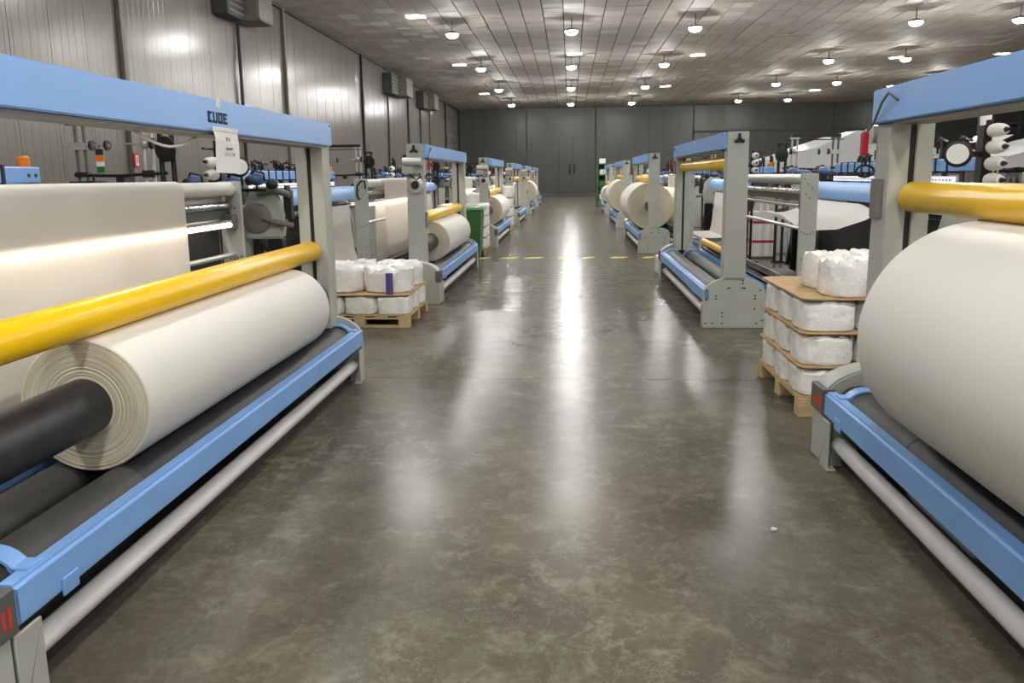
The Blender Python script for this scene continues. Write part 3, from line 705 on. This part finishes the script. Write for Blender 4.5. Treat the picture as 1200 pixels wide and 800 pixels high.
def flip_y(o):
    for c in kids(o):
        c.data = c.data.copy(); c.data.transform(Matrix.Scale(-1, 4, (0, 1, 0))); c.data.flip_normals(); flip_y(c)
flip_y(C1)
def yarn_cone():
    t = empty('yarn_cone')
    MB().lathe([(0, .022), (0, .035), (.004, .05), (.06, .054), (.13, .046), (.17, .034), (.178, .022), (.178, .02)], (0, 0, 0), (0, -1, 0), 18, cap=False).obj('yarn', M['cone'], t)
    MB().lathe([(0, .016), (0, .0205), (.196, .0205), (.2, .018), (.2, .016), (0, .016)], (0, .006, 0), (0, -1, 0), 12, cap=False).obj('core', M['dgrey'], t)
    return t
Y_C = yarn_cone(); KIDS.clear(); index_kids(None); firstc = [True]
cre = [('L', i) for i in range(1, 6)]+[('R', i) for i in range(0, 4)]
lev = ['lowest', 'second lowest', 'second highest', 'highest']
for k, (s, i) in enumerate(cre):
    o = (C1 if k == 0 else dup(C1)) if s == 'L' else (C0 if i == 0 else dup(C0))
    # drive end faces the gap
    loc, rot = place(s, i, 0, LN+2.2); o.location = loc
    o.rotation_euler.z = rot
    sd = 'left' if s == 'L' else 'right'
    wh = 'between the %s and %s %s looms' % ((nth[i-1], nth[i], sd) if s == 'L' else (nth[i], nth[i+1], sd))
    tag(o, 'black yarn creel stand with discs and rods, %s' % wh, 'yarn creel', 'yarn creels between the looms')
    for q in range(4):
        if s == 'L' and q == 3: continue
        c = Y_C if firstc[0] else dup(Y_C); firstc[0] = False
        c.location = (loc[0]+(1.86 if s == 'R' else -1.86), loc[1]-.06, 1.52+q*.125)
        tag(c, 'white yarn cone, %s on the creel %s' % (lev[q], wh), 'yarn cone', 'white yarn cones on the creel pegs')
# coloured tag strip hanging on the nearest left creel
lc, rt = place('L', 1, 3.06, LN+2.2)
ts = empty('colour_tags', (lc[0], lc[1]-.0085, 1.935))
for k, (mt, z0, z1) in enumerate((('navy', -.075, -.02), ('orange', -.14, -.08), ('paper', -.19, -.145), ('green', -.25, -.195))):
    MB().box(-.04, .04, -.012, -.006, z0, z1).obj('tag_card', M[mt], ts, smooth=False)['label'] = {'navy': 'navy card', 'orange': 'orange card', 'paper': 'white card', 'green': 'green card'}[mt]
MB().box(-.006, .006, -.006, .0, -.25, .02).obj('string', M['dgrey'], ts)
tag(ts, 'strip of navy, orange and green cards on the nearest left creel', 'tag strip')
# ------------------------------------------------------------------ pallets with wrapped spools
def bag(rx, ry, h, seed, lump=0.0, tuft=True):
    rnd = random.Random(seed); off = Vector((seed*3.7, seed*1.9, 0)); n = 44
    vs = []
    prof = [(0, .6), (.012, .93), (.06, .99), (.16, 1.0), (.28, 1.0), (.40, 1.0), (.52, 1.0), (.64, 1.0), (.76, 1.0), (.88, .99), (.97, .93), (1.0, .72), (1.0, .4), (.98, .15)]
    for i, (u, rr) in enumerate(prof):
        for k in range(n):
            a = 2*pi*k/n; c2, s2 = cos(a), sin(a)
            p = Vector((c2*2.0, s2*2.0, u*1.6))+off
            q1 = Vector((c2*5, s2*5, u*2.4))+off*2
            wv = noise.noise(p)*.07-abs(noise.noise(q1))*.11-abs(noise.noise(q1*2.1))*.05
            q = rr*(1.0+wv*(1 if i < 11 else .6))
            f_ = 1+(.55 if lump == 0 else .15)*(min(1/max(abs(c2), abs(s2)), 1.3)-1)
            dz = (noise.noise(p*1.7)*.4+lump*noise.noise(p*1.1+off)-abs(noise.noise(Vector((q*c2*6, q*s2*6, seed)))))*.05 if i >= 9 else 0
            if lump == 0: dz = min(0, dz)
            lx, ly = rx*.9635, ry*.9635
            vs.append((max(-lx, min(lx, rx*q*c2*f_)), max(-ly, min(ly, ry*q*s2*f_)), h*u+dz))
    fs = [(i*n+k, i*n+(k+1) % n, (i+1)*n+(k+1) % n, (i+1)*n+k) for i in range(len(prof)-1) for k in range(n)]
    fs += [tuple(range(n))[::-1], tuple(range((len(prof)-1)*n, len(prof)*n))]
    mb = MB().add(vs, fs)
    if tuft:
        a0 = rnd.uniform(0, 6)
        vs = []
        for j in range(4):
            for k in range(10):
                a = 2*pi*k/10; r = (.05, .03, .05, .075)[j]*(1+.5*noise.noise(Vector((k*1.3, j, seed))))
                vs.append((r*cos(a)+.02*j*cos(a0), r*sin(a)+.02*j*sin(a0), h-.02+j*.022))
        mb.add(vs, [(j*10+k, j*10+(k+1) % 10, (j+1)*10+(k+1) % 10, (j+1)*10+k) for j in range(3) for k in range(10)]+[tuple(range(30, 40))])
    return mb
def pallet(x0, x1, y0, y1, label):
    t = empty('pallet', ((x0+x1)/2, (y0+y1)/2, 0)); hx, hy = (x1-x0)/2, (y1-y0)/2
    for k in range(5):
        a = -hx+(2*hx-.14)*k/4; MB().box(a, a+.14, -hy, hy, .108, .126).obj('deck_board', M['wood'], t, bevel=.003)
    for yy in (-hy, -.05, hy-.1):
        MB().box(-hx, hx, yy, yy+.1, .09, .107).obj('stringer_board', M['wood'], t, bevel=.003)
        MB().box(-hx, hx, yy, yy+.1, 0, .018).obj('bottom_board', M['wood'], t, bevel=.003)
        for xx in (-hx, -.06, hx-.12):
            MB().box(xx, xx+.12, yy, yy+.1, .0185, .0895).obj('block', M['wood'], t, bevel=.003)
    tag(t, label, 'pallet'); return t
def sheet(x0, x1, y0, y1, z, label, group, seed):
    rnd = random.Random(seed); n = 10; c = .05
    o = MB().prism([(x0+c, y0), (x1-c, y0), (x1, y0+c), (x1, y1-c), (x1-c, y1), (x0+c, y1), (x0, y1-c), (x0, y0+c)], z, z+.010, 'z').obj('cardboard_sheet', M['card'], smooth=False)
    tag(o, label, 'cardboard', group); return o
def spool_stack(x0, x1, y0, y1, levels, nm, grp, seed, nxy=(3, 3), skip=None, aisle='left', wid=None, inset=0, insetx=0):
    """levels: list of (z of the board under the layer, z of its top)"""
    lname = ['bottom layer', 'second layer', 'third layer', 'top layer']
    if len(levels) == 2: lname = ['bottom layer', 'top layer']
    for li, (za, zb) in enumerate(levels):
        ex = 0.0 if li == 0 else .01
        if not(li == len(levels)): sheet(x0-ex, x1+ex, y0-ex, y1+ex, za, 'brown cardboard sheet under the %s of %s' % (lname[li], nm), 'cardboard sheets between spool layers', seed+li)
        a, b = nxy if not wid or li not in wid else wid[li]
        ox, oy = (0, 0)
        for i in range(a):
            for j in range(b):
                if skip and skip(li, i, j): continue
                yy = y0+(inset if li == len(levels)-1 else 0); xx = x0+(insetx if li == len(levels)-1 else 0); px_ = (x1-xx)/a; py_ = (y1-yy)/b
                cx, cy = xx+(i+.5)*px_, yy+(j+.5)*py_
                o = bag(px_*.515, py_*.515, (zb-za-.012)*(.985 if li < len(levels)-1 else 1), seed*7+li*31+i*5+j, lump=.5 if li == len(levels)-1 else 0, tuft=False).obj('wrapped_spool', M['film'])
                o.location = (cx, cy, za+.0105)
                if nm == 'the low left pallet' and li == 0 and j == 0:
                    hh = (zb-za)/2; rr_ = [(.0, .005)]
                    for q in range(7): rr_ += [(.004+.002*(q % 2), .012+.012*q), (.0, .018+.012*q)]
                    ring = MB().lathe(rr_, (0, 0, 0), (0, -1, 0), 28, cap=False)
                    ring.v = [(v[0]*1.45, v[1], v[2]) for v in ring.v]
                    ring.obj('spool_end', M['cone'], o, loc=(0, -py_*.49, hh-.01))
                ix = i if aisle == 'left' else a-1-i
                wx = ['aisle side', 'middle', 'loom side'][ix if a == 3 else (0 if ix == 0 else 2)]
                wy = ['front', 'centre', 'rear'][j if b == 3 else (0 if j == 0 else 2)]
                tag(o, 'white film-wrapped spool, %s, %s %s, %s' % (lname[li], wy, wx, nm), 'wrapped spool', grp)
A1 = (1.505, 2.605, 5.02, 6.12)
pallet(*A1, 'wooden pallet under four layers of wrapped spools right of the aisle')
spool_stack(*A1, [(.127, .335), (.335, .56), (.56, .785), (.785, 1.05)], 'the right front pallet', 'wrapped spools on the right front pallet', 3,
            skip=lambda l, i, j: l == 3 and j == 2, wid={3: (3, 3)}, insetx=.15)
A2 = (-2.82, -1.725, 8.02, 9.12)
pallet(*A2, 'low wooden pallet with two layers of wrapped spools left of the aisle')
spool_stack(*A2, [(.127, .35), (.35, .64)], 'the low left pallet', 'wrapped spools on the low left pallet', 5, nxy=(3, 3), wid={1: (2, 2)}, aisle='right', inset=.085,
            skip=lambda l, i, j: False)
A3 = (-2.75, -1.74, 15.75, 16.8)
pallet(*A3, 'wooden pallet of stacked spools behind the green bin')
spool_stack(*A3, [(.127, .35), (.35, .57), (.57, .79), (.79, 1.03)], 'the pallet behind the green bin', 'wrapped spools behind the green bin', 8, aisle='right')
A4 = (-2.75, -1.72, 22.9, 23.9)
pallet(*A4, 'wooden pallet of tall spool stack beyond the third left winder')
spool_stack(*A4, [(.127, .4), (.4, .68), (.68, .96), (.96, 1.3)], 'pallet beyond third left winder', 'wrapped spools beyond the third left winder', 11, aisle='right')
# purple tube on the low left pallet: it stands on the sheet in front of the bags
pt = MB().lathe([(0, .034), (.0, .039), (.225, .039), (.225, .034), (.02, .034)], (-1.935, 8.052, .3605), (0, 0, 1), 24, cap=False).obj('yarn_tube', M['purple'])
tag(pt, 'empty purple yarn tube standing on the low left pallet', 'yarn tube')
bpy.data.objects['yarn_tube'].location.y = 0
# ------------------------------------------------------------------ green wheelie bin with sacks
bn = empty('wheelie_bin', (-1.93, 15.2, 0))
def tub(x0, x1, y0, y1, z0, z1, k, th=.012):
    mb = MB()
    cx, cy = (x0+x1)/2, (y0+y1)/2
    def q(s, z): return [(cx+(x-cx)*s, cy+(y-cy)*s, z) for x, y in ((x0, y0), (x1, y0), (x1, y1), (x0, y1))]
    vs = q(k, z0)+q(1, z1)+q(.95, z1)+q(k*.93, z0+.03)
    fs = [(3, 2, 1, 0)]+[(i, (i+1) % 4, 4+(i+1) % 4, 4+i) for i in range(4)]+[(4+i, 4+(i+1) % 4, 8+(i+1) % 4, 8+i) for i in range(4)]+[(8+i, 8+(i+1) % 4, 12+(i+1) % 4, 12+i) for i in range(4)]+[(12, 13, 14, 15)]
    return mb.add(vs, fs)
tub(-.21, .21, -.28, .28, .05, .98, .74).obj('bin_body', M['green'], bn, bevel=.012)
MB().prism([(-.235, -.3), (.235, -.3), (.235, .3), (-.235, .3)], .955, 1.0, 'z')
rim = MB().box(-.24, .24, -.31, -.27, .95, 1.0).box(-.24, .24, .27, .31, .95, 1.0).box(-.24, -.20, -.27, .27, .95, 1.0).box(.20, .24, -.27, .27, .95, 1.0).obj('bin_rim', M['lgreen'], bn, bevel=.008)
for x in (-.17, .17): MB().cyl((x-.02, .2, .06), (x+.02, .2, .06), .06, 16).obj('wheel', M['black'], bn)
MB().box(-.16, .16, -.2, -.1, 0, .06).obj('front_foot', M['green'], bn)
tag(bn, 'green wheelie bin with pale rim beside the second left winder', 'bin')
for k, (rx, ry, h, z, lab) in enumerate(((.165, .225, .34, .70, 'lower white sack filling the green bin'), (.15, .19, .22, 1.062, 'white sack topping the heap in the green bin'))):
    o = bag(rx, ry, h, 60+k, tuft=False).obj('white_sack', M['film'], loc=(-1.93, 15.2, z)); tag(o, lab, 'sack', 'white sacks in the green bin')
# ------------------------------------------------------------------ right side: striped cabinet, sacks, green rack
cb = empty('striped_cabinet', (3.62, 14.9, 0))
MB().box(-.2, .2, -.2, .2, .04, .88).obj('body', M['white'], cb, bevel=.008)
for z in (.30, .66): MB().box(-.203, .203, -.203, .203, z, z+.05).obj('red_stripe', M['red'], cb, smooth=False)['label'] = 'red stripe'
MB().box(-.18, .18, -.18, .18, 0, .04).obj('plinth', M['dgrey'], cb)
MB().tube([(-.05, -.1, .88), (-.06, -.12, 1.02), (.02, -.1, 1.1), (.08, -.08, .98), (.08, -.06, .88)], .02, 8).obj('hose_loop', M['white'], cb)
tag(cb, 'white cabinet with two red stripes beyond the idle right winder', 'cabinet')
for k, (x, y, r, h, lab) in enumerate(((1.62, 20.6, .2, .45, 'crumpled white sack on the floor beyond the third right winder'), (1.55, 12.72, .16, .30, 'crumpled white sack on the floor at the idle right winder'), (1.6, 28.6, .18, .4, 'crumpled white sack on the floor beyond the fourth right winder'))):
    tag(bag(r, r, h, 80+k).obj('white_sack', M['film'], loc=(x, y, 0.001)), lab, 'sack', 'white sacks on the floor')
gr = empty('green_rack', (1.75, 40.4, 0))
for x in (-.35, .35):
    for y in (-.6, .6): MB().box(x-.04, x+.04, y-.04, y+.04, 0, 2.2).obj('post', M['green'], gr)
for z in (.3, .95, 1.55, 2.1): MB().box(-.39, .39, -.64, .64, z, z+.05).obj('shelf', M['green'], gr)
MB().box(-.3, .3, .55, .58, .35, 2.1).box(-.385, -.36, -.6, .6, .35, 2.1).obj('back_panel', M['green'], gr)
MB().box(-.3, .34, -.1, .5, .36, .93).box(-.3, .34, -.5, .5, 1.01, 1.3).obj('green_load', M['green'], gr, bevel=.04)
tag(gr, 'tall green metal rack at the far end of the right row', 'rack')
for k, (z, y) in enumerate(((.352, -.42), (1.602, -.3), (2.152, -.25))):
    o = bag(.17, .15, .26, 90+k, tuft=False).obj('white_bundle', M['film'], loc=(1.75-.1, 40.4+y, z))
    tag(o, 'white bundle on the green rack, %s' % ['bottom shelf', 'third shelf', 'topmost shelf'][k], 'bundle', 'white bundles on the green rack')
# last unit of the left row seen past the roll: grey crate stack
tag(MB().add([(0, 0, 0), (.03, .004, .001), (.034, .02, 0), (.012, .026, .002), (0, 0, .008), (.03, .004, .009), (.034, .02, .007), (.012, .026, .01)], [(3, 2, 1, 0), (4, 5, 6, 7), (0, 1, 5, 4), (1, 2, 6, 5), (2, 3, 7, 6), (3, 0, 4, 7)]).obj('paper_scrap', M['paper'], loc=(.905, 3.33, .001)), 'tiny white scrap lying on the floor near the right winder', 'scrap')
# ------------------------------------------------------------------ floor marking tape
for k, (a, b) in enumerate(((557, 574), (583, 608), (614, 637), (654, 675), (682, 698), (714, 737), (751, 769))):
    y = 15.06; X0 = (a-668)*y/905; X1 = (b-668)*y/905
    o = MB().prism([(X0, y-.13), (X1-.12, y-.10), (X1, y+.13), (X0+.10, y+.10)], .0005, .0025, 'z').obj('tape_dash', M['yellow'], smooth=False)
    tag(o, 'worn yellow floor tape dash across the aisle, %s from the left' % ['first', 'second', 'third', 'fourth', 'fifth', 'sixth', 'seventh'][k], 'floor tape', 'yellow tape dashes across the aisle')
tapem = mat('worn_yellow_tape', lin(214, 202, 92), .5, var=.2, vscale=5)
for o in bpy.data.objects:
    if o.name.startswith('tape_dash'): o.data.materials[0] = tapem
# ------------------------------------------------------------------ wall boxes on the left
def wall_box(y, z0, z1, wdt, dep, label):
    t = empty('air_unit', (XW+.012, y, z0)); h = z1-z0
    MB().box(0, dep*.55, -wdt*.5, -wdt*.02, 0, h).obj('housing', M['vent'], t, bevel=.02)
    MB().box(0, dep, wdt*.02, wdt*.5, .05, h).obj('duct_box', M['acg'], t, bevel=.03, seg=2)
    for k in range(5): MB().box(dep*.55, dep*.55+.02, -wdt*.47, -wdt*.05, .1+k*(h-.2)/5, .1+k*(h-.2)/5+.05).obj('louver', M['acg'], t)
    MB().box(dep-.12, dep+.01, wdt*.04, wdt*.48, .06, .12).obj('lip', M['dgrey'], t)
    tag(t, label, 'air unit', 'air units high on the left wall')
wall_box(20.3, 5.62, 6.6, 2.1, .75, 'boxy grey air unit high on the left wall, nearest one')
wall_box(38.4, 5.5, 6.45, 3.2, .8, 'boxy grey air unit high on the left wall, middle one')
wall_box(46.3, 5.5, 6.45, 3.0, .8, 'boxy grey air unit high on the left wall, farthest one')
for k, (y, z1) in enumerate(((20.6, 5.62), (37.5, 5.5), (45.6, 5.5))):
    o = MB().tube([(XW+.06, y, .15), (XW+.06, y, z1*.5), (XW+.09, y-.05, z1*.8), (XW+.07, y, z1-.01)], .045, 8).obj('drain_pipe', M['dark'])
    tag(o, 'dark pipe down the left wall below the %s air unit' % ['nearest', 'middle', 'farthest'][k], 'pipe')
fs_ = empty('fire_sign', (XW+.13, 15.1, 2.0))
MB().box(-.03, .004, -.10, .10, -.14, .14).obj('red_board', M['red'], fs_)
MB().box(.004, .008, -.045, .045, -.10, .10).obj('white_field', M['paper'], fs_)
MB().box(.008, .011, -.015, .015, -.06, .07).obj('dark_symbol', M['red'], fs_)
tag(fs_, 'small red and white sign on the left wall column', 'sign')
# ------------------------------------------------------------------ right background: sheeted canopies, pole, dark racks
def canopy(x0, x1, y0, y1, ze, zr, rx, label):
    t = empty('canopy', (0, 0, 0)); n = 12; vs = []
    xs = [x0+(x1-x0)*k/n for k in range(n+1)]
    def zz(x):
        u = (x-x0)/(rx-x0) if x < rx else (x1-x)/(x1-rx)
        return ze+(zr-ze)*(max(0, u)**1.35)
    for y in (y0, (y0*2+y1)/3, (y0+y1*2)/3, y1):
        for x in xs: vs.append((x, y, zz(x)+.03*sin(x*7+y)))
    m_ = n+1
    mb = MB().add(vs, [(j*m_+k, j*m_+k+1, (j+1)*m_+k+1, (j+1)*m_+k) for j in range(3) for k in range(n)])
    mb.add([(x, y0, zz(x)+.03*sin(x*7+y0)-.001) for x in xs]+[(x, y0-.02+.04*sin(x*5), ze-.35+.05*sin(x*9)) for x in xs], [(k, k+1, m_+k+1, m_+k) for k in range(n)])
    mb.obj('sheet', M['tarp'], t)
    for x in (x0+.05, rx, x1-.05):
        for y in (y0+.05, y1-.05): MB().cyl((x, y, 0), (x, y, zz(x)-.04), .03, 8).obj('pole', M['alu'], t)
    tag(t, label, 'canopy'); return t
canopy(6.0, 13.3, 25.5, 29, 1.95, 2.95, 9.3, 'white plastic sheet canopy behind the right looms, larger one')
canopy(13.6, 17.5, 26, 29.5, 2.0, 2.85, 16.6, 'white plastic sheet canopy farther right, smaller one')
pl = empty('white_pole', (10.6, 21, 0))
MB().cyl((0, 0, 0), (0, 0, 3.4), .13, 16).obj('shaft', M['white'], pl)
MB().box(-.25, .25, -.25, .25, 0, .05).obj('base', M['dgrey'], pl)
MB().prism([(-.5, 2.28), (.1, 2.28), (.45, 2.45), (-.3, 2.45)], -.5, -.14).obj('tray', M['white'], pl)
tag(pl, 'thick white pole with slanted tray beyond the right looms', 'pole')
for k, (x, y) in enumerate(((17.2, 32), (19.6, 32))):
    t = empty('dark_rack', (x, y, 0))
    for xx in (-1.1, 0, 1.1): MB().box(xx-.05, xx+.05, -.4, .4, 0, 4.2).obj('post', M['dark'], t)
    for z in (.6, 1.5, 2.4, 3.3, 4.1): MB().box(-1.15, 1.15, -.42, .42, z, z+.08).obj('shelf', M['dark'], t)
    MB().box(-1.0, 1.0, -.3, .3, 2.49, 3.2).box(-.9, .4, -.3, .3, 3.39, 3.9).obj('load', M['black'], t)
    tag(t, 'tall dark storage rack in the right background, %s one' % ['left', 'right'][k], 'rack', 'dark racks in the right background')
print('objects', len(bpy.data.objects), 'tris', sum(len(m.polygons)*2 for m in bpy.data.meshes))
